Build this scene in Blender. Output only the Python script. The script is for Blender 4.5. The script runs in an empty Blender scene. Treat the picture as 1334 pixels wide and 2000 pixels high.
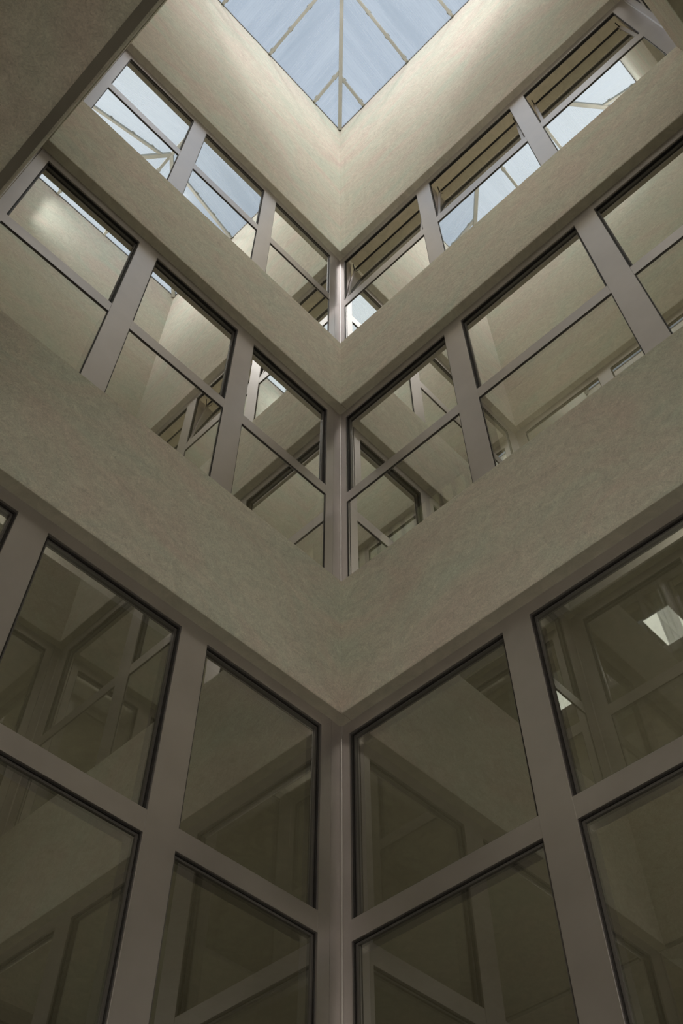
import bpy, bmesh, math, random
from mathutils import Vector, Matrix, Quaternion

sc = bpy.context.scene
ROOT = sc.collection
rnd = random.Random(7)

# ------------------------------------------------------------------ camera
H0 = 1.6                                  # eye height above the court floor
cd = bpy.data.cameras.new('camera')
cam = bpy.data.objects.new('camera', cd)
ROOT.objects.link(cam)
cd.sensor_fit = 'VERTICAL'; cd.sensor_height = 24.0
cd.lens = 1946.03 / 2000.0 * 24.0
cd.clip_start = 0.005
F = Vector((0.4194604, 0.4031518, 0.81333978))
R = Vector((0.69525067, -0.71876372, -0.00228592))
U = Vector((0.58367755 * -1, -0.56643388, 0.58178447))
cam.matrix_world = Matrix(((R.x, U.x, -F.x, -2.59393),
                           (R.y, U.y, -F.y, -2.49630),
                           (R.z, U.z, -F.z, H0),
                           (0, 0, 0, 1)))
sc.camera = cam

# ------------------------------------------------------------------ world, sun, exposure
SUN_DIR = Vector((1.0, 1.0, -2.05)).normalized()      # the way the light travels
SKY_BLUE = (0.37, 0.435, 0.53)
SKY_WHITE = (1.22, 1.20, 1.18)
SKY_STRENGTH = 1.0
SUN_STRENGTH = 2.4
EXPOSURE = 0.0
FILL_COL = (1.0, 0.93, 0.79); FILL_SPREAD = (132, 132, 138)
FILL_STRIPS = [(0.2, 3.2, 15.0), (6.9, 8.7, 14.8), (12.6, 13.5, 41.0)]   # added fill strips: from, to (above the eye), watts
FILL_GLOBES = [(1.9, 34.0), (5.2, 32.0), (8.1, 75.0)]     # added room globes: height above the eye, watts

w = bpy.data.worlds.new('sky'); sc.world = w; w.use_nodes = True
nt = w.node_tree; nt.nodes.clear()
o = nt.nodes.new('ShaderNodeOutputWorld'); bg = nt.nodes.new('ShaderNodeBackground')
tc = nt.nodes.new('ShaderNodeTexCoord')
dot = nt.nodes.new('ShaderNodeVectorMath'); dot.operation = 'DOT_PRODUCT'
dot.inputs[1].default_value = tuple(-SUN_DIR)
mr = nt.nodes.new('ShaderNodeMapRange')
mr.inputs['From Min'].default_value = 0.82; mr.inputs['From Max'].default_value = 0.98
nz = nt.nodes.new('ShaderNodeTexNoise'); nz.inputs['Scale'].default_value = 2.2; nz.inputs['Detail'].default_value = 5
ad = nt.nodes.new('ShaderNodeMath'); ad.operation = 'MULTIPLY_ADD'; ad.inputs[1].default_value = 0.5; ad.inputs[2].default_value = -0.2
sm = nt.nodes.new('ShaderNodeMath'); sm.operation = 'ADD'; sm.use_clamp = True
mx = nt.nodes.new('ShaderNodeMix'); mx.data_type = 'RGBA'
mx.inputs['A'].default_value = (*SKY_BLUE, 1); mx.inputs['B'].default_value = (*SKY_WHITE, 1)
L = nt.links.new
L(tc.outputs['Generated'], dot.inputs[0]); L(dot.outputs['Value'], mr.inputs['Value'])
L(tc.outputs['Generated'], nz.inputs['Vector']); L(nz.outputs['Fac'], ad.inputs[0])
L(mr.outputs['Result'], sm.inputs[0]); L(ad.outputs[0], sm.inputs[1])
L(sm.outputs[0], mx.inputs['Factor']); L(mx.outputs['Result'], bg.inputs['Color'])
bg.inputs['Strength'].default_value = SKY_STRENGTH
L(bg.outputs[0], o.inputs[0])

sl = bpy.data.lights.new('sun', 'SUN'); sl.energy = SUN_STRENGTH; sl.angle = math.radians(9)
sl.color = (1.0, 0.90, 0.80)
so = bpy.data.objects.new('sun', sl); ROOT.objects.link(so)
so.rotation_mode = 'QUATERNION'; so.rotation_quaternion = SUN_DIR.to_track_quat('-Z', 'Y')
so.location = (-8, -8, 24)

vs = sc.view_settings
sc.display_settings.display_device = 'sRGB'
vs.view_transform = 'Standard'; vs.look = 'None'; vs.gamma = 1.0; vs.use_curve_mapping = False
vs.exposure = EXPOSURE
cy = sc.cycles
cy.max_bounces = 20; cy.diffuse_bounces = 8; cy.glossy_bounces = 8; cy.transmission_bounces = 6
cy.transparent_max_bounces = 24; cy.caustics_reflective = True; cy.caustics_refractive = False
cy.sample_clamp_indirect = 6.0; cy.blur_glossy = 0.0
cy.use_denoising = True

# ------------------------------------------------------------------ materials
def mat(name):
    m = bpy.data.materials.new(name); m.use_nodes = True
    n = m.node_tree; n.nodes.clear()
    out = n.nodes.new('ShaderNodeOutputMaterial')
    return m, n, out
def node(n, t, **kw):
    x = n.nodes.new(t)
    for k, v in kw.items():
        if k.startswith('i_'):
            x.inputs[k[2:].replace('_', ' ')].default_value = v
        else: setattr(x, k, v)
    return x
def ramp(n, stops):
    r = n.nodes.new('ShaderNodeValToRGB')
    e = r.color_ramp.elements
    e[0].position, e[0].color = stops[0][0], (*stops[0][1], 1)
    e[1].position, e[1].color = stops[-1][0], (*stops[-1][1], 1)
    for p, c in stops[1:-1]:
        q = e.new(p); q.color = (*c, 1)
    return r

def plaster(name, base, green, warm, bump=1.0, grain=1.0):
    """rough trowelled render: soft warm and greenish clouds, fine swirling grain"""
    m, n, out = mat(name); l = n.links.new
    tcn = node(n, 'ShaderNodeTexCoord')
    mp = node(n, 'ShaderNodeMapping'); mp.inputs['Scale'].default_value = (1.0, 1.0, 1.4)
    l(tcn.outputs['Object'], mp.inputs['Vector'])
    big = node(n, 'ShaderNodeTexNoise', i_Scale=1.7, i_Detail=6.0, i_Roughness=0.62, i_Distortion=0.8)
    l(mp.outputs[0], big.inputs['Vector'])
    r = ramp(n, [(0.32, warm), (0.5, base), (0.68, green)]); l(big.outputs['Fac'], r.inputs[0])
    # trowel marks: stretched, distorted
    mp2 = node(n, 'ShaderNodeMapping'); mp2.inputs['Scale'].default_value = (1, 1, 1.5)
    mp2.inputs['Rotation'].default_value = (0.35, 0.35, 0)
    l(tcn.outputs['Object'], mp2.inputs['Vector'])
    tro = node(n, 'ShaderNodeTexNoise', i_Scale=6.0, i_Detail=6.0, i_Roughness=0.62, i_Distortion=2.6)
    l(mp2.outputs[0], tro.inputs['Vector'])
    r2 = ramp(n, [(0.3, (0.87,) * 3), (0.7, (1.08,) * 3)]); l(tro.outputs['Fac'], r2.inputs[0])
    fine = node(n, 'ShaderNodeTexNoise', i_Scale=48.0, i_Detail=6.0, i_Roughness=0.80, i_Distortion=2.6)
    l(tcn.outputs['Object'], fine.inputs['Vector'])
    r3 = ramp(n, [(0.3, (1 - 0.30 * grain,) * 3), (0.7, (1 + 0.24 * grain,) * 3)]); l(fine.outputs['Fac'], r3.inputs[0])
    m1 = node(n, 'ShaderNodeMix', data_type='RGBA', blend_type='MULTIPLY'); m1.inputs['Factor'].default_value = 1
    m2 = node(n, 'ShaderNodeMix', data_type='RGBA', blend_type='MULTIPLY'); m2.inputs['Factor'].default_value = 1
    l(r.outputs[0], m1.inputs['A']); l(r2.outputs[0], m1.inputs['B'])
    l(m1.outputs['Result'], m2.inputs['A']); l(r3.outputs[0], m2.inputs['B'])
    b = node(n, 'ShaderNodeBsdfPrincipled'); b.inputs['Roughness'].default_value = 0.85
    b.inputs['Specular IOR Level'].default_value = 0.25
    l(m2.outputs['Result'], b.inputs['Base Color'])
    bp = node(n, 'ShaderNodeBump'); bp.inputs['Strength'].default_value = 0.8 * bump; bp.inputs['Distance'].default_value = 0.004
    bp2 = node(n, 'ShaderNodeBump'); bp2.inputs['Strength'].default_value = 0.35 * bump; bp2.inputs['Distance'].default_value = 0.02
    l(fine.outputs['Fac'], bp.inputs['Height']); l(tro.outputs['Fac'], bp2.inputs['Height'])
    l(bp2.outputs[0], bp.inputs['Normal']); l(bp.outputs[0], b.inputs['Normal'])
    l(b.outputs[0], out.inputs[0])
    return m

def paint(name, col, rough=0.42, metal=0.55, mottle=0.12, spec=0.5):
    m, n, out = mat(name); l = n.links.new
    tcn = node(n, 'ShaderNodeTexCoord')
    a = node(n, 'ShaderNodeTexNoise', i_Scale=3.0, i_Detail=4.0, i_Roughness=0.6); l(tcn.outputs['Object'], a.inputs['Vector'])
    r = ramp(n, [(0.3, tuple(c * (1 - mottle) for c in col)), (0.7, tuple(c * (1 + mottle) for c in col))])
    l(a.outputs['Fac'], r.inputs[0])
    b = node(n, 'ShaderNodeBsdfPrincipled'); b.inputs['Metallic'].default_value = metal
    b.inputs['Specular IOR Level'].default_value = spec
    l(r.outputs[0], b.inputs['Base Color'])
    mr_ = node(n, 'ShaderNodeMapRange'); mr_.inputs['To Min'].default_value = rough - 0.06; mr_.inputs['To Max'].default_value = rough + 0.08
    l(a.outputs['Fac'], mr_.inputs['Value']); l(mr_.outputs[0], b.inputs['Roughness'])
    sp = node(n, 'ShaderNodeTexNoise', i_Scale=60.0, i_Detail=2.0); l(tcn.outputs['Object'], sp.inputs['Vector'])
    bp = node(n, 'ShaderNodeBump'); bp.inputs['Strength'].default_value = 0.05; bp.inputs['Distance'].default_value = 0.002
    l(sp.outputs['Fac'], bp.inputs['Height']); l(bp.outputs[0], b.inputs['Normal'])
    l(b.outputs[0], out.inputs[0])
    return m

def glass(name, r0=0.27, tint=(0.95, 0.96, 0.94), see=(0.50, 0.52, 0.48), power=1.7, rough=0.0):
    """coated double glazing: strong mirror at grazing angles, dim view through"""
    m, n, out = mat(name); l = n.links.new
    lw = node(n, 'ShaderNodeNewGeometry')
    d = node(n, 'ShaderNodeVectorMath', operation='DOT_PRODUCT')
    l(lw.outputs['Incoming'], d.inputs[0]); l(lw.outputs['True Normal'], d.inputs[1])
    ab = node(n, 'ShaderNodeMath', operation='ABSOLUTE'); l(d.outputs['Value'], ab.inputs[0])
    iv = node(n, 'ShaderNodeMath', operation='SUBTRACT', use_clamp=True); iv.inputs[0].default_value = 1; l(ab.outputs[0], iv.inputs[1])
    ma = node(n, 'ShaderNodeMapRange')
    for k_, v_ in (('From Min', .40), ('From Max', .62), ('To Min', r0), ('To Max', .88)): ma.inputs[k_].default_value = v_
    l(iv.outputs[0], ma.inputs['Value'])
    t = node(n, 'ShaderNodeBsdfTransparent'); t.inputs[0].default_value = (*see, 1)
    g = node(n, 'ShaderNodeBsdfGlossy'); g.inputs['Color'].default_value = (*tint, 1); g.inputs['Roughness'].default_value = rough
    ms = node(n, 'ShaderNodeMixShader'); l(ma.outputs[0], ms.inputs[0]); l(t.outputs[0], ms.inputs[1]); l(g.outputs[0], ms.inputs[2])
    # faint dust film
    df = node(n, 'ShaderNodeBsdfDiffuse'); df.inputs[0].default_value = (0.5, 0.48, 0.42, 1)
    m2 = node(n, 'ShaderNodeMixShader'); m2.inputs[0].default_value = 0.02
    l(ms.outputs[0], m2.inputs[1]); l(df.outputs[0], m2.inputs[2])
    # leaving the sheet again through its far face costs nothing more
    clear = node(n, 'ShaderNodeBsdfTransparent'); m3 = node(n, 'ShaderNodeMixShader')
    l(lw.outputs['Backfacing'], m3.inputs[0]); l(m2.outputs[0], m3.inputs[1]); l(clear.outputs[0], m3.inputs[2])
    l(m3.outputs[0], out.inputs[0])
    return m

def roof_panel(name, axis):
    """streaked translucent roof glazing; streaks run down the slope"""
    m, n, out = mat(name); l = n.links.new
    tcn = node(n, 'ShaderNodeTexCoord')
    mp = node(n, 'ShaderNodeMapping')
    mp.inputs['Scale'].default_value = (0.25, 4.5, 1) if axis == 'x' else (4.5, 0.25, 1)
    l(tcn.outputs['Object'], mp.inputs['Vector'])
    a = node(n, 'ShaderNodeTexNoise', i_Scale=1.0, i_Detail=6.0, i_Roughness=0.7); l(mp.outputs[0], a.inputs['Vector'])
    r = ramp(n, [(0.3, (0.14,) * 3), (0.72, (0.40,) * 3)]); l(a.outputs['Fac'], r.inputs[0])
    wv = node(n, 'ShaderNodeTexWave', bands_direction='Y' if axis == 'x' else 'X')
    wv.inputs['Scale'].default_value = 12.0
    l(tcn.outputs['Object'], wv.inputs['Vector'])
    sc_ = node(n, 'ShaderNodeMath', operation='MULTIPLY_ADD'); sc_.inputs[1].default_value = 0.025
    l(wv.outputs['Fac'], sc_.inputs[0]); l(r.outputs[0], sc_.inputs[2])
    t = node(n, 'ShaderNodeBsdfTransparent'); t.inputs[0].default_value = (0.90, 0.94, 0.96, 1)
    tr = node(n, 'ShaderNodeBsdfTranslucent'); tr.inputs[0].default_value = (0.80, 0.86, 0.93, 1)
    g = node(n, 'ShaderNodeBsdfGlossy'); g.inputs['Roughness'].default_value = 0.15
    ms = node(n, 'ShaderNodeMixShader'); l(sc_.outputs[0], ms.inputs[0]); l(t.outputs[0], ms.inputs[1]); l(tr.outputs[0], ms.inputs[2])
    m2 = node(n, 'ShaderNodeMixShader'); m2.inputs[0].default_value = 0.04
    l(ms.outputs[0], m2.inputs[1]); l(g.outputs[0], m2.inputs[2]); l(m2.outputs[0], out.inputs[0])
    return m

def emit(name, col, s):
    m, n, out = mat(name)
    e = node(n, 'ShaderNodeEmission'); e.inputs[0].default_value = (*col, 1); e.inputs[1].default_value = s
    n.links.new(e.outputs[0], out.inputs[0]); return m

def sheer(name, col, mixt):
    m, n, out = mat(name); l = n.links.new
    d = node(n, 'ShaderNodeBsdfDiffuse'); d.inputs[0].default_value = (*col, 1)
    tl = node(n, 'ShaderNodeBsdfTranslucent'); tl.inputs[0].default_value = (*col, 1)
    a = node(n, 'ShaderNodeMixShader'); a.inputs[0].default_value = 0.5
    l(d.outputs[0], a.inputs[1]); l(tl.outputs[0], a.inputs[2])
    t = node(n, 'ShaderNodeBsdfTransparent')
    b = node(n, 'ShaderNodeMixShader'); b.inputs[0].default_value = mixt
    l(a.outputs[0], b.inputs[1]); l(t.outputs[0], b.inputs[2]); l(b.outputs[0], out.inputs[0])
    return m

M = {
 'plaster': plaster('trowelled_plaster', (0.775, 0.745, 0.655), (0.715, 0.750, 0.655), (0.785, 0.695, 0.625)),
 'soffit': plaster('shaded_soffit_plaster', (0.46, 0.435, 0.36), (0.45, 0.44, 0.365), (0.46, 0.42, 0.355), bump=0.25, grain=0.3),  # smooth underside finish, with the shade there put into its darker colour
 'upper_soffit': plaster('upper_shaded_soffit_plaster', (0.62, 0.59, 0.50), (0.61, 0.60, 0.505), (0.62, 0.575, 0.495), bump=0.25, grain=0.3),  # same smooth finish, less shade put into the colour for the upper storeys
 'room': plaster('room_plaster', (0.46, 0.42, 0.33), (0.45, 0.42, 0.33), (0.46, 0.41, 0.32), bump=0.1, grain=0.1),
 'paving': plaster('court_paving', (0.42, 0.39, 0.33), (0.40, 0.39, 0.33), (0.42, 0.37, 0.31), bump=0.4),
 'frame': paint('window_paint', (0.61, 0.575, 0.575), rough=.36, metal=.85, mottle=.06),
 'gasket': paint('dark_gasket', (0.022, 0.020, 0.020), rough=0.5, metal=0.0, spec=0.3),
 'bead': paint('glazing_bead', (0.15, 0.14, 0.135), rough=0.4, metal=0.4),
 'channel': paint('head_channel_paint', (0.26, 0.24, 0.21), rough=0.5, metal=0.2),
 'rafter': paint('rafter_paint', (0.42, 0.42, 0.38), rough=0.5, metal=0.0),
 'glass': glass('window_glass'),
 'roofx': roof_panel('roof_glazing_x', 'x'),
 'roofy': roof_panel('roof_glazing_y', 'y'),
 'lamp': emit('lamp_diffuser', (1.0, 0.97, 0.86), 5.0),
 'globe': emit('fill_globe_glow', (1, .93, .76), 1.0),  # glow of the globes added to brighten the rooms
 'white': paint('white_paint', (0.7, 0.7, 0.66), rough=0.5, metal=0.0),
 'curtain': sheer('sheer_curtain', (0.62, 0.66, 0.58), 0.35),
 'vane': sheer('blind_vane', (0.62, 0.62, 0.52), 0.0),
}

# ------------------------------------------------------------------ mesh helpers
def link(name, bm, m, parent=None, smooth=False):
    me = bpy.data.meshes.new(name)
    bmesh.ops.recalc_face_normals(bm, faces=bm.faces)
    bm.to_mesh(me); bm.free()
    me.materials.append(M[m])
    if smooth:
        for p in me.polygons: p.use_smooth = True
    ob = bpy.data.objects.new(name, me); ROOT.objects.link(ob)
    if parent: ob.parent = parent
    return ob
def empty(name, loc=(0, 0, 0)):
    e = bpy.data.objects.new(name, None); e.location = loc; e.empty_display_size = 0.2
    ROOT.objects.link(e); return e
def tag(ob, label, cat, group=None, kind=None):
    ob['label'] = label; ob['category'] = cat
    if group: ob['group'] = group
    if kind: ob['kind'] = kind
    return ob

LX, LY = 2.61, 3.20                        # inner plan of the court
def W(side, s, d, z):
    """wall coordinates: s along the wall, d into the building, z above the eye -> world"""
    z += H0
    return Vector({'N': (-s, d, z), 'E': (d, -s, z), 'S': (-s, -LY - d, z), 'W': (-LX - d, -s, z)}[side])
def wbox(bm, side, s0, s1, d0, d1, z0, z1):
    v = [bm.verts.new(W(side, s, d, z)) for s in (s0, s1) for d in (d0, d1) for z in (z0, z1)]
    for f in ((0, 1, 3, 2), (4, 6, 7, 5), (0, 4, 5, 1), (2, 3, 7, 6), (0, 2, 6, 4), (1, 5, 7, 3)):
        bm.faces.new([v[i] for i in f])
def wring(bm, side, s0, s1, z0, z1, wd, d0, d1):
    wbox(bm, side, s0, s1, d0, d1, z1 - wd, z1); wbox(bm, side, s0, s1, d0, d1, z0, z0 + wd)
    wbox(bm, side, s0, s0 + wd, d0, d1, z0 + wd, z1 - wd); wbox(bm, side, s1 - wd, s1, d0, d1, z0 + wd, z1 - wd)
def rough_band(side, s0, s1, z0, z1, seed, lo=True, hi=True, thick=0.25):
    """a plastered band whose arrises waver by a few millimetres"""
    bm = bmesh.new(); n = int((s1 - s0) / 0.035)
    r = random.Random(seed); rows = []
    wob = [0.0] * 2
    for i in range(n + 1):
        s = s0 + (s1 - s0) * i / n
        e = 0 if i in (0, n) else 1
        jl = e * lo * r.gauss(0, 0.0016) + lo * 0.0012 * math.sin(s * 9 + seed); jh = e * hi * r.gauss(0, 0.0011)
        c = 0.006
        prof = [(0, z0 + c + jl), (c, z0 + jl * .6), (thick, z0), (thick, z1), (c, z1 + jh * .6), (0, z1 - c + jh)]
        prof[0] = (e * abs(r.gauss(0, 0.0007)), prof[0][1])
        rows.append([bm.verts.new(W(side, s, d, z)) for d, z in prof])
    for a, b in zip(rows, rows[1:]):
        for k in range(6): bm.faces.new((a[k], a[(k + 1) % 6], b[(k + 1) % 6], b[k]))
    bm.faces.new(rows[0]); bm.faces.new(rows[-1])
    return bm

# ------------------------------------------------------------------ heights (above the eye)
BAND = [(3.360, 4.362), (6.398, 7.403), (9.420, 13.80)]
LEVEL = [dict(sill=-1.60, head=3.283, soff=3.358, tr=(2.208, 2.303)),
         dict(sill=4.362, head=6.305, soff=6.396, tr=(5.228, 5.330)),
         dict(sill=7.403, head=9.312, soff=9.418, tr=(8.262, 8.385))]
REC = 0.068                                # how far the window plane sits behind the plaster
BAYS = {'N': [(.070, .795), (.945, 1.663), (1.812, 2.535)],
        'E': [(-.015, .925), (1.076, 2.030), (2.184, 3.143)],
        'S': [(.070, .795), (.945, 1.663), (1.812, 2.535)],
        'W': [(.057, 1.016), (1.170, 2.124), (2.275, 3.215)]}
LEN = {'N': LX, 'E': LY, 'S': LX, 'W': LY}
STOREY = ['lowest', 'middle', 'top']
WALLWORD = {'N': 'closed-window wall', 'E': 'open-sash wall',
            'S': 'wall opposite the closed windows', 'W': 'wall over the passage'}

# ------------------------------------------------------------------ walls
NAMES = {'N': 'wall_north', 'E': 'wall_east', 'S': 'wall_south', 'W': 'wall_west'}
WLAB = {'N': 'trowelled plaster court wall whose windows are all closed, cut short by the near soffit',
        'E': 'trowelled plaster court wall carrying the three tilted-open top windows',
        'S': 'plaster court wall beyond the far end of the tilted-open top windows',
        'W': 'dim plaster court wall seen edge-on, its dark soffit filling the upper corner'}
for k, side in enumerate('NESW'):
    root = empty(NAMES[side], W(side, 0, 0, -H0))
    tag(root, WLAB[side], 'wall', kind='structure')
    ext = 0.25 if side in 'NS' else 0.0
    def keep(ob):
        ob.parent = root; ob.matrix_parent_inverse = Matrix.Translation(root.location).inverted()
    for j in (0, 1):
        keep(link('spandrel_band', rough_band(side, -ext, LEN[side] + ext, *BAND[j], seed=k * 10 + j), 'plaster'))
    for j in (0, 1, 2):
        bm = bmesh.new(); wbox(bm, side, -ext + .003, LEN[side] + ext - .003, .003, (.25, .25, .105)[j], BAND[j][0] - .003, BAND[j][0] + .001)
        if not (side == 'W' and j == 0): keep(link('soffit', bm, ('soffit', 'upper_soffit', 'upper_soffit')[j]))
        else:
            bm.free(); bm = bmesh.new(); wbox(bm, side, -.068, LY + .5, .042, 1.9, 3.352, 3.361); keep(link('soffit', bm, 'plaster'))
    keep(link('upper_wall', rough_band(side, -ext, LEN[side] + ext, *BAND[2], seed=k * 10 + 5, hi=False, thick=.105), 'plaster'))

# floors, ceilings, roof and back walls of the rooms around the court
DEEP = 5.0
def ring(bm, z0, z1, inner=0.25, outer=DEEP):
    wbox(bm, 'N', -outer, LX + outer, inner, outer, z0, z1); wbox(bm, 'S', -outer, LX + outer, inner, outer, z0, z1)
    wbox(bm, 'E', -inner, LY + inner, inner, outer, z0, z1); wbox(bm, 'W', -inner, LY + inner, inner, outer, z0, z1)
for (z0, z1, lab, nm) in [(3.358, 3.70, 'pale ceiling slab over the lowest rooms and the passage', 'ceiling'),
                          (6.398, 6.74, 'pale ceiling slab over the middle-storey rooms', 'ceiling'),
                          (9.440, 9.80, 'pale ceiling slab seen through the tilted-open top windows', 'ceiling')]:
    bm = bmesh.new(); ring(bm, z0, z1, inner=.105 if z0 > 9 else .25)
    tag(link(nm, bm, 'room'), lab, 'ceiling', kind='structure')
bm = bmesh.new(); ring(bm, 13.60, 13.80, inner=.105)
tag(link('roof', bm, 'room'), 'flat roof slab around the skylight', 'roof', kind='structure')
bm = bmesh.new(); wbox(bm, 'N', -DEEP, LX + DEEP, -LY - DEEP, DEEP, -H0 - 0.2, -H0)
tag(link('floor', bm, 'paving'), 'pale paved floor of the court and ground rooms', 'floor', kind='structure')
for side, nm in (('N', 'wall_outer_north'), ('E', 'wall_outer_east'), ('S', 'wall_outer_south'), ('W', 'wall_outer_west')):
    bm = bmesh.new(); wbox(bm, side, -DEEP - .2 if side in 'NS' else -DEEP, LEN[side] + DEEP + (.2 if side in 'NS' else 0), DEEP, DEEP + .2, -H0, 13.8)
    tag(link(nm, bm, 'room'), 'pale back wall of the rooms behind ' + WALLWORD[side], 'wall', kind='structure')

# dark channel under the near wall (the strip along the soffit edge)
bm = bmesh.new(); wbox(bm, 'W', 0.0, LY, 0.008, 0.042, 3.348, 3.366)
tag(link('trim_1', bm, 'channel'), 'dark metal channel along the edge of the near soffit', 'trim', kind='structure')
bm = bmesh.new(); wbox(bm, 'N', -LX*0 + LX, LX + .068, .0, .25, 3.2, 3.36); bm.free()

# ------------------------------------------------------------------ windows
def pane_ob(name, side, s0, s1, z0, z1, d, parent):
    bm = bmesh.new(); wbox(bm, side, s0, s1, d, d + 0.004, z0, z1)
    return link(name, bm, 'glass', parent)
def put(ob_list, root):
    for ob in ob_list:
        ob.parent = root; ob.matrix_parent_inverse = Matrix.Translation(root.location).inverted()

BAYWORD = {'N': ['beside the inner corner post', 'middle bay', 'beside the near soffit'],
           'E': ['beside the inner corner post', 'middle bay', 'beside the far corner post'],
           'S': ['beside the far corner post', 'middle bay', 'beside the passage wall'],
           'W': ['beside the closed-window wall', 'middle bay', 'beside the far end']}
wn = 0
for side in 'NESW':
    for lv, q in enumerate(LEVEL):
        if side == 'W' and lv == 0: continue          # the passage is open below
        for b, (s0, s1) in enumerate(BAYS[side]):
            wn += 1
            root = empty('window_%d' % wn, W(side, (s0 + s1) / 2, REC, q['sill']))
            tilted = side == 'E' and lv == 2
            tag(root, '%s-storey window of %s, %s%s' % (STOREY[lv], WALLWORD[side], BAYWORD[side][b],
                ', upper sash tilted inward' if tilted else ''), 'window', kind='structure')
            parts = []
            t0, t1 = q['tr']
            D = REC
            # head frame, transom, bottom rail
            bm = bmesh.new(); hA = (BAYS[side][b - 1][1] + s0) / 2 if b else s0; hB = (BAYS[side][b + 1][0] + s1) / 2 if b < 2 else s1
            wbox(bm, side, hA, hB, D, D + (.034 if tilted else .10), q['head'], q['soff'] + .003)
            parts.append(link('head_frame', bm, 'frame'))
            bm = bmesh.new(); wbox(bm, side, s0, s1, D, D + .10, t0, t1)
            parts.append(link('transom', bm, 'frame'))
            low = q['sill']
            bm = bmesh.new(); wbox(bm, side, s0, s1, D, D + .10, low, low + .085)
            parts.append(link('bottom_rail', bm, 'frame'))
            if lv == 0:
                bm = bmesh.new(); wbox(bm, side, s0, s1, D, D + .10, 0.90, 0.995)
                parts.append(link('transom', bm, 'frame'))
            # panes
            def glazed(za, zb, w1, r1, w2, r2, rg, pname):
                bm = bmesh.new(); wring(bm, side, s0, s1, za, zb, w1, D + r1, D + rg + .022); g = link('gasket', bm, 'gasket')
                bm = bmesh.new(); wring(bm, side, s0 + w1, s1 - w1, za + w1, zb - w1, w2, D + r2, D + rg + .02); k = link('glazing_bead', bm, 'bead')
                bm = bmesh.new(); wbox(bm, side, s0 + w1, s1 - w1, D + rg, D + rg + .02, za + w1, zb - w1)
                p = link(pname, bm, 'glass')
                parts.extend([g, k, p])
            if lv == 0:
                glazed(t1, q['head'], .010, .012, .008, .020, .030, 'upper_pane')
                glazed(.995, t0, .006, .010, .010, .016, .022, 'lower_pane')
                glazed(low + .085, .90, .006, .010, .010, .016, .022, 'lower_pane')
            elif not tilted:
                if lv == 1: glazed(t1, q['head'], .008, .010, .008, .026, .034, 'upper_pane')
                else: glazed(t1, q['head'], .004, .006, .006, .012, .018, 'upper_pane')
                glazed(low + .085, t0, .0035, .003, .003, .005, .008, 'lower_pane')
            else:
                glazed(low + .085, t0, .0035, .003, .003, .005, .008, 'lower_pane')
                bm = bmesh.new(); wring(bm, side, s0, s1, t1, q['head'], .006, D + .008, D + .03); parts.append(link('gasket', bm, 'gasket'))
                # the sash leans into the room about its lower edge
                hz, hl, hd = t1 + .010, q['head'] - t1 - .026, D + .004
                ang = math.radians(7.5)
                def sash(bm_, a0, a1, u0, u1, e0, e1):
                    vv = []
                    for s in (a0, a1):
                        for e in (e0, e1):
                            for u in (u0, u1):
                                dd = hd + e * math.cos(ang) + u * math.sin(ang)
                                zz = hz - e * math.sin(ang) + u * math.cos(ang)
                                vv.append(bm_.verts.new(W(side, s, dd, zz)))
                    for f in ((0, 1, 3, 2), (4, 6, 7, 5), (0, 4, 5, 1), (2, 3, 7, 6), (0, 2, 6, 4), (1, 5, 7, 3)):
                        bm_.faces.new([vv[i] for i in f])
                a0, a1, fw = s0 + .012, s1 - .012, .026
                bm = bmesh.new()
                for (x0, x1, u0, u1) in ((a0, a1, 0, fw), (a0, a0 + fw, fw, hl), (a1 - fw, a1, fw, hl)):
                    sash(bm, x0, x1, u0, u1, 0, .035)
                sf = link('open_sash', bm, 'frame')
                bm = bmesh.new()
                for (x0, x1, u0, u1) in ((a0, a1, hl, hl + .012), (a0 + fw, a1 - fw, hl - .010, hl)):
                    sash(bm, x0, x1, u0, u1, .0, .035)
                sg = link('gasket', bm, 'gasket')
                bm = bmesh.new(); sash(bm, a0 + fw, a1 - fw, fw, hl, .008, .022)
                sp = link('sash_pane', bm, 'glass')
                bm = bmesh.new()
                for s in (s0 + .03, s1 - .03):                       # slim stay from frame head to sash
                    p0 = W(side, s, D + .10, q['head'] + .05); p1 = W(side, s, hd + .045 + math.sin(ang) * hl * .72, hz + math.cos(ang) * hl * .72)
                    dirv = (p1 - p0); ln = dirv.length; mid = (p0 + p1) / 2
                    qt = dirv.to_track_quat('Z', 'Y').to_matrix().to_4x4()
                    bmesh.ops.create_cube(bm, size=1, matrix=Matrix.Translation(mid) @ qt @ Matrix.Diagonal((.009, .004, ln, 1)))
                st = link('window_stay', bm, 'gasket')
                parts.extend([sf, sg, sp, st])
            put(parts, root)

# mullion posts between the bays
MG = 'window mullions between the bays'
for side in 'NESW':
    for lv, q in enumerate(LEVEL):
        if side == 'W' and lv == 0: continue
        for b in (0, 1):
            a, c = BAYS[side][b][1], BAYS[side][b + 1][0]
            bm = bmesh.new(); wbox(bm, side, a, c, REC - .0015, REC + .12, q['sill'], q['head'] + .0)
            bmesh.ops.bevel(bm, geom=[e for e in bm.edges if abs((e.verts[0].co - e.verts[1].co).z) > .5], offset=.0015, segments=1, affect='EDGES')
            ob = link('window_mullion', bm, 'frame')
            which = {'N': ['nearer the inner corner', 'nearer the dark soffit'], 'E': ['nearer the inner corner', 'nearer the far corner'],
                     'S': ['nearer the far corner', 'nearer the passage wall'], 'W': ['nearer the closed-window wall', 'nearer the far end']}[side][b]
            tag(ob, 'grey mullion, %s storey, %s, %s' % (STOREY[lv], WALLWORD[side], which), 'window post', MG)

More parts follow.
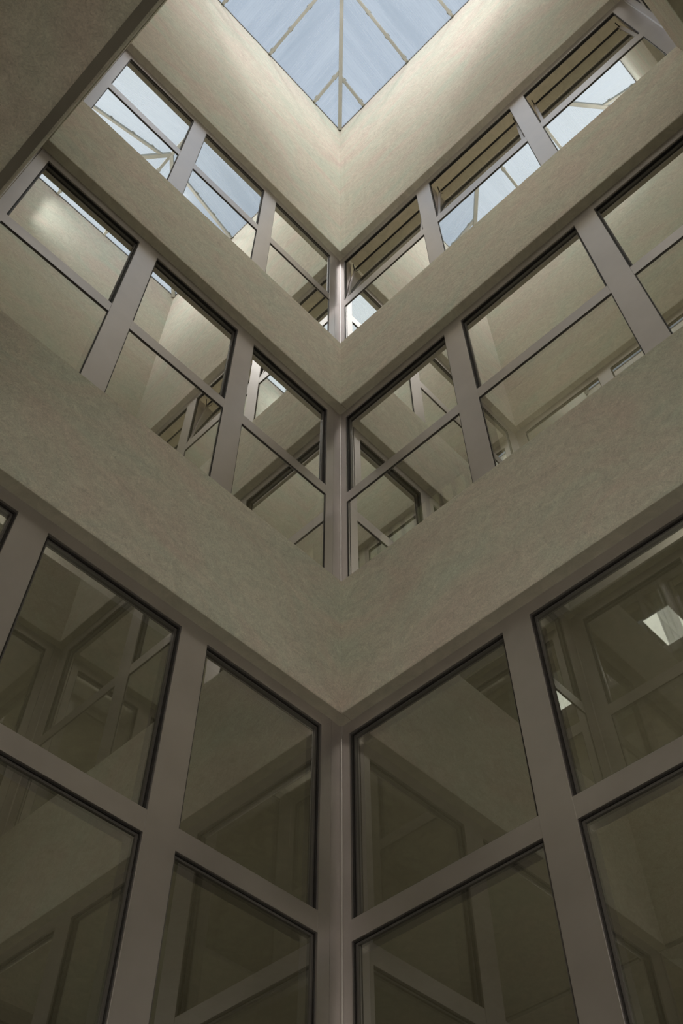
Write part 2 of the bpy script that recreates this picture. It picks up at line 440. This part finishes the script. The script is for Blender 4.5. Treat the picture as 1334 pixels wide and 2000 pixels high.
# corner posts
CORN = {'NE': (('N', -REC, .070), ('E', -REC, -.015)), 'SE': (('S', -REC, .070), ('E', 3.143, LY + REC)),
        'NW': (('N', 2.535, LX + REC), ('W', -REC, .057)), 'SW': (('S', 2.535, LX + REC), ('W', 3.215, LY + REC))}
CW = {'NE': 'in the inner corner where the two visible walls meet', 'SE': 'in the far corner past the tilted-open windows',
      'NW': 'in the corner under the near soffit edge', 'SW': 'in the corner behind the passage wall'}
for cn, ((sa, a0, a1), (sb, b0, b1)) in CORN.items():
    for lv, q in enumerate(LEVEL):
        z0, z1 = q['sill'], q['soff'] + .002
        root = empty('corner_post', W(sa, (a0 + a1) / 2, REC, z0))
        tag(root, 'grey metal corner post, %s storey, %s' % (STOREY[lv], CW[cn]), 'window post', 'corner posts of the court')
        parts = []
        bm = bmesh.new()
        out = a0 if a0 < 0.5 and cn[1] == 'E' else a1
        if cn[1] == 'E':
            jamb, cover = (0.004, a1), (a0, 0.0)
        else:
            jamb, cover = (a0, LX - .004), (LX, a1)
        wbox(bm, sa, *jamb, REC - .001, REC + .1, z0, z1); parts.append(link('jamb_frame', bm, 'frame'))
        bm = bmesh.new(); wbox(bm, sa, *cover, REC + .002, REC + .1, z0, z1); parts.append(link('cover_panel', bm, 'frame'))
        if not (cn[1] == 'W' and lv == 0):
            bm = bmesh.new(); wbox(bm, sb, b0, b1, REC, REC + .1, z0, z1); parts.append(link('jamb_frame', bm, 'frame'))
        bm = bmesh.new()                                  # rounded bead in the inside corner
        cxy = {'NE': (REC, REC), 'SE': (REC, -LY - REC), 'NW': (-LX - REC, REC), 'SW': (-LX - REC, -LY - REC)}[cn]
        bmesh.ops.create_cone(bm, cap_ends=True, segments=12, radius1=.008, radius2=.008, depth=z1 - z0,
                              matrix=Matrix.Translation((cxy[0], cxy[1], (z0 + z1) / 2 + H0)))
        parts.append(link('corner_bead', bm, 'frame', smooth=False))
        put(parts, root)

# ------------------------------------------------------------------ skylight
ZE = 13.80; SL = 0.50
def zs(dist): return ZE + SL * dist + H0
sky = empty('skylight', (-LX / 2, -LY / 2, ZE + H0))
tag(sky, 'hipped glass skylight with cream rafters over the court', 'skylight')
hx = LX / 2
ridge_a, ridge_b = Vector((-hx, -hx, zs(hx))), Vector((-hx, -LY + hx, zs(hx)))
def beam(p0, p1, wd, dp, name, m='rafter', drop=0.0):
    p0 = Vector(p0); p1 = Vector(p1); dv = (p1 - p0); ln = dv.length; z = dv.normalized()
    x = z.cross(Vector((0, 0, 1))).normalized(); y = x.cross(z)
    if y.z < 0: y = -y; 
    mt = Matrix((x, y, z)).transposed().to_4x4()
    mid = (p0 + p1) / 2 - y * (dp / 2 + drop)
    bm = bmesh.new()
    bmesh.ops.create_cube(bm, size=1, matrix=Matrix.Translation(mid) @ mt @ Matrix.Diagonal((wd, dp, ln, 1)))
    bmesh.ops.bevel(bm, geom=bm.edges[:], offset=.003, segments=1, affect='EDGES')
    return link(name, bm, m), (x, y, z, p0, ln)
parts = []
for c in ((0, 0), (0, -LY), (-LX, 0), (-LX, -LY)):
    e = ridge_a if c[1] == 0 else ridge_b
    ob, _ = beam((c[0], c[1], ZE + H0), e, .052, .085, 'hip_rafter'); parts.append(ob)
ob, _ = beam(ridge_a, ridge_b, .05, .085, 'ridge_beam'); parts.append(ob)
NY, EX = [.50, hx, 2.11], [.45, 1.22, 1.98, 2.75]
def clips(fr, at, wd, dp, parent):
    x, y, z, p0, ln = fr
    for t in at:
        for sgn in (-1, 1):
            bm = bmesh.new()
            mid = p0 + z * t + x * sgn * (wd / 2 + .004) - y * .02
            bmesh.ops.create_cube(bm, size=1, matrix=Matrix.Translation(mid) @ Matrix((x, y, z)).transposed().to_4x4() @ Matrix.Diagonal((.012, .03, .035, 1)))
            ob = link('clip', bm, 'rafter'); CL.append((ob, parent))
CL = []
for s in NY:
    top = min(s, LX - s)
    for sd in ('N', 'S'):
        y0, y1 = (0, -top) if sd == 'N' else (-LY, -LY + top)
        ob, fr = beam((-s, y0, ZE + H0), (-s, y1, zs(top)), .038, .06, 'rafter', drop=.004); parts.append(ob)
        clips(fr, [.07, .42, .8, 1.15][:max(1, int(top / .36) + 1)], .038, .06, ob)
for s in EX:
    top = min(s, LY - s, hx)
    for sd in ('E', 'W'):
        x0, x1 = (0, -top) if sd == 'E' else (-LX, -LX + top)
        ob, fr = beam((x0, -s, ZE + H0), (x1, -s, zs(top)), .038, .06, 'rafter', drop=.004); parts.append(ob)
        clips(fr, [.07, .42, .8, 1.15][:max(1, int(top / .36) + 1)], .038, .06, ob)
# glazing, one sheet between each pair of rafters
def sheet(pts, m):
    bm = bmesh.new()
    a = [bm.verts.new(p) for p in pts]; b = [bm.verts.new((p[0], p[1], p[2] + .014)) for p in pts]
    bm.faces.new(a); bm.faces.new(b[::-1]); k = len(pts)
    for i in range(k): bm.faces.new((a[i], a[(i + 1) % k], b[(i + 1) % k], b[i]))
    parts.append(link('glass_sheet', bm, m))
def strip(cuts, length, half, mk, m):
    for a, b in zip(cuts, cuts[1:]):
        top = lambda s: min(s, length - s, half)
        pts = [(a, 0), (b, 0)]
        ks = [k for k in (half, length - half) if a + 1e-4 < k < b - 1e-4]
        for s in [b] + sorted(ks, reverse=True) + [a]:
            t = top(s)
            if t > 1e-4: pts.append((s, t))
        sheet([mk(s, t) for s, t in pts], m)
strip([0] + NY + [LX], LX, LX, lambda s, t: (-s, -t, zs(t)), 'roofy')
strip([0] + NY + [LX], LX, LX, lambda s, t: (-s, -LY + t, zs(t)), 'roofy')
strip([0] + EX + [LY], LY, hx, lambda s, t: (-t, -s, zs(t)), 'roofx')
strip([0] + EX + [LY], LY, hx, lambda s, t: (-LX + t, -s, zs(t)), 'roofx')
bm = bmesh.new()                                          # slim metal curb angle along the wall top
for sd in 'NESW': wbox(bm, sd, 0, LEN[sd], -.008, .02, ZE - .006, ZE + .014)
parts.append(link('curb', bm, 'bead'))
put(parts, sky)
for ob, par in CL:
    ob.parent = par
    ob.matrix_parent_inverse = Matrix.Identity(4)

# unseen strip lights added in the corner behind the eye to brighten the court
for i, (za, zb, en) in enumerate(FILL_STRIPS):
    off = .07 if i < 2 else .115
    COLX, COLY = -LX + off, -LY + off
    root = empty('corner_fill_strip', (COLX, COLY, (za + zb) / 2 + H0))
    tag(root, 'added vertical fill strip in the near corner, %s' % ['at passage height', 'at top-storey height', 'just under the skylight'][i], 'lamp', 'added fill strips in the near corner')
    rot = Matrix.Rotation(math.radians(45), 4, 'Z')
    bm = bmesh.new()
    bmesh.ops.create_cube(bm, size=1, matrix=Matrix.Translation((-.02, -.02, 0)) @ rot @ Matrix.Diagonal((.03, .09, zb - za + .06, 1)))
    hs = link('fill_housing', bm, 'bead', root)
    al = bpy.data.lights.new('strip_fill_light', 'AREA'); al.shape = 'RECTANGLE'; al.size = .07; al.size_y = zb - za
    al.energy = en; al.color = FILL_COL if i < 2 else (1.0, .95, .91); al.spread = math.radians(FILL_SPREAD[i])
    ao = bpy.data.objects.new('strip_fill_light', al); ROOT.objects.link(ao); ao.parent = root
    ao.matrix_local = Matrix(((-.7071, 0, -.7071, .004), (.7071, 0, -.7071, .004), (0, 1, 0, 0), (0, 0, 0, 1)))

# ------------------------------------------------------------------ room fittings behind the glass
# flat lamps in the middle-storey ceilings, seen only as reflections in the lowest windows
for (x0, x1, y0, y1, lab) in ((-3.51, -3.125, -.635, -.385, 'lit square ceiling lamp mirrored in the lowest window nearest the far corner'),):
    root = empty('ceiling_lamp', ((x0 + x1) / 2, (y0 + y1) / 2, 6.398 + H0))
    tag(root, lab, 'lamp')
    bm = bmesh.new(); wbox(bm, 'E', -y1 - .008, -y0 + .008, x0 - .008, x1 + .008, 6.384, 6.3985); a = link('lamp_frame', bm, 'white')
    bm = bmesh.new(); wbox(bm, 'E', -y1, -y0, x0, x1, 6.378, 6.386); b_ = link('diffuser', bm, 'lamp')
    put([a, b_], root)

# globes added only to brighten the rooms, well back out of the eye's reach
for side in 'NEWS':
    for lv, (zz, en) in enumerate(FILL_GLOBES):
        if side in 'WS' and lv == 2: continue
        p = W(side, LEN[side] * .5, 2.0, zz)
        root = empty('fill_globe', p)
        tag(root, 'added opal fill globe in the %s-storey room behind %s' % (STOREY[lv], WALLWORD[side]) if side != 'W' or lv else 'added opal fill globe in the open passage', 'lamp', 'added fill globes of the rooms')
        bm = bmesh.new(); bmesh.ops.create_uvsphere(bm, u_segments=24, v_segments=14, radius=.09)
        link('globe', bm, 'globe', root, smooth=True)
        bm = bmesh.new(); top = [3.358, 6.398, 9.44][lv] - zz
        bmesh.ops.create_cone(bm, cap_ends=True, segments=10, radius1=.006, radius2=.006, depth=top - .09, matrix=Matrix.Translation((0, 0, .09 + (top - .09) / 2)))
        link('cord', bm, 'gasket', root)
        pl = bpy.data.lights.new('globe_fill_light', 'POINT'); pl.energy = en * (1.0 if side == 'E' else .7); pl.shadow_soft_size = .1; pl.color = (1, .93, .74)
        po = bpy.data.objects.new('globe_fill_light', pl); ROOT.objects.link(po); po.parent = root; po.location = (0, 0, -.22)

def curtain(s0, s1, d, z0, z1, folds, amp, label, seed):
    bm = bmesh.new(); r = random.Random(seed); n = folds * 14; rows = []
    ph = [r.uniform(-.6, .6) for _ in range(folds + 1)]
    for j in range(13):
        v = j / 12; z = z1 + (z0 - z1) * v; row = []
        for i in range(n + 1):
            u = i / n; k = u * folds; p = ph[int(min(k, folds - 1))]
            s = s0 + (s1 - s0) * u * (1 + .08 * v) + .006 * math.sin(k * 5 + p * 4 + v * 2)
            dd = d + amp * math.sin(k * 2 * math.pi + p * (0.3 + v)) * (.5 + .5 * v)
            row.append(bm.verts.new(W('W', s, REC + dd, z)))
        rows.append(row)
    for a, b in zip(rows, rows[1:]):
        for i in range(n): bm.faces.new((a[i], a[i + 1], b[i + 1], b[i]))
    ob = link('curtain', bm, 'curtain', smooth=True)
    tag(ob, label, 'curtain')
curtain(.60, .76, .20, 4.0, 6.36, 4, .020, 'sheer white curtain crossing the mirrored ceiling lamp', 5)

# glazed screen deep in the middle-storey room behind the corner window
root = empty('glazed_screen', (1.03, 0, 6.37 + H0))
tag(root, 'row of small pale screen panes with dark bars, low in the middle-storey corner window', 'screen')
parts = []
bm = bmesh.new(); wbox(bm, 'E', -1.0, .46, 1.01, 1.05, 6.285, 6.396); parts.append(link('head_rail', bm, 'channel'))
bm = bmesh.new(); wbox(bm, 'E', -1.0, .46, 1.01, 1.05, 3.7, 5.98); parts.append(link('lower_panel', bm, 'channel'))
for i in range(11):
    s = -.945 + i * .128
    bm = bmesh.new(); wbox(bm, 'E', s, s + .100, 1.028, 1.034, 5.98, 6.285); parts.append(link('screen_pane', bm, 'vane'))
    bm = bmesh.new(); wbox(bm, 'E', s + .100, s + .128, 1.01, 1.05, 5.98, 6.285); parts.append(link('bar', bm, 'channel'))
put(parts, root)
root = empty('fill_globe', (1.75, .30, 5.70 + H0))  # unseen globe added to light the screen panes from behind
tag(root, 'added opal fill globe behind the small-paned screen of the middle storey', 'lamp', 'added fill globes of the rooms')
bm = bmesh.new(); bmesh.ops.create_uvsphere(bm, u_segments=24, v_segments=14, radius=.09); link('globe', bm, 'globe', root, smooth=True)
bm = bmesh.new(); bmesh.ops.create_cone(bm, cap_ends=True, segments=10, radius1=.006, radius2=.006, depth=.61, matrix=Matrix.Translation((0, 0, .39)))
link('cord', bm, 'gasket', root)
pl = bpy.data.lights.new('globe_fill_light', 'POINT'); pl.energy = 60.0; pl.shadow_soft_size = .1; pl.color = (1, .96, .82)
po = bpy.data.objects.new('globe_fill_light', pl); ROOT.objects.link(po); po.parent = root; po.location = (0, 0, -.22)
bpy.context.view_layer.update()
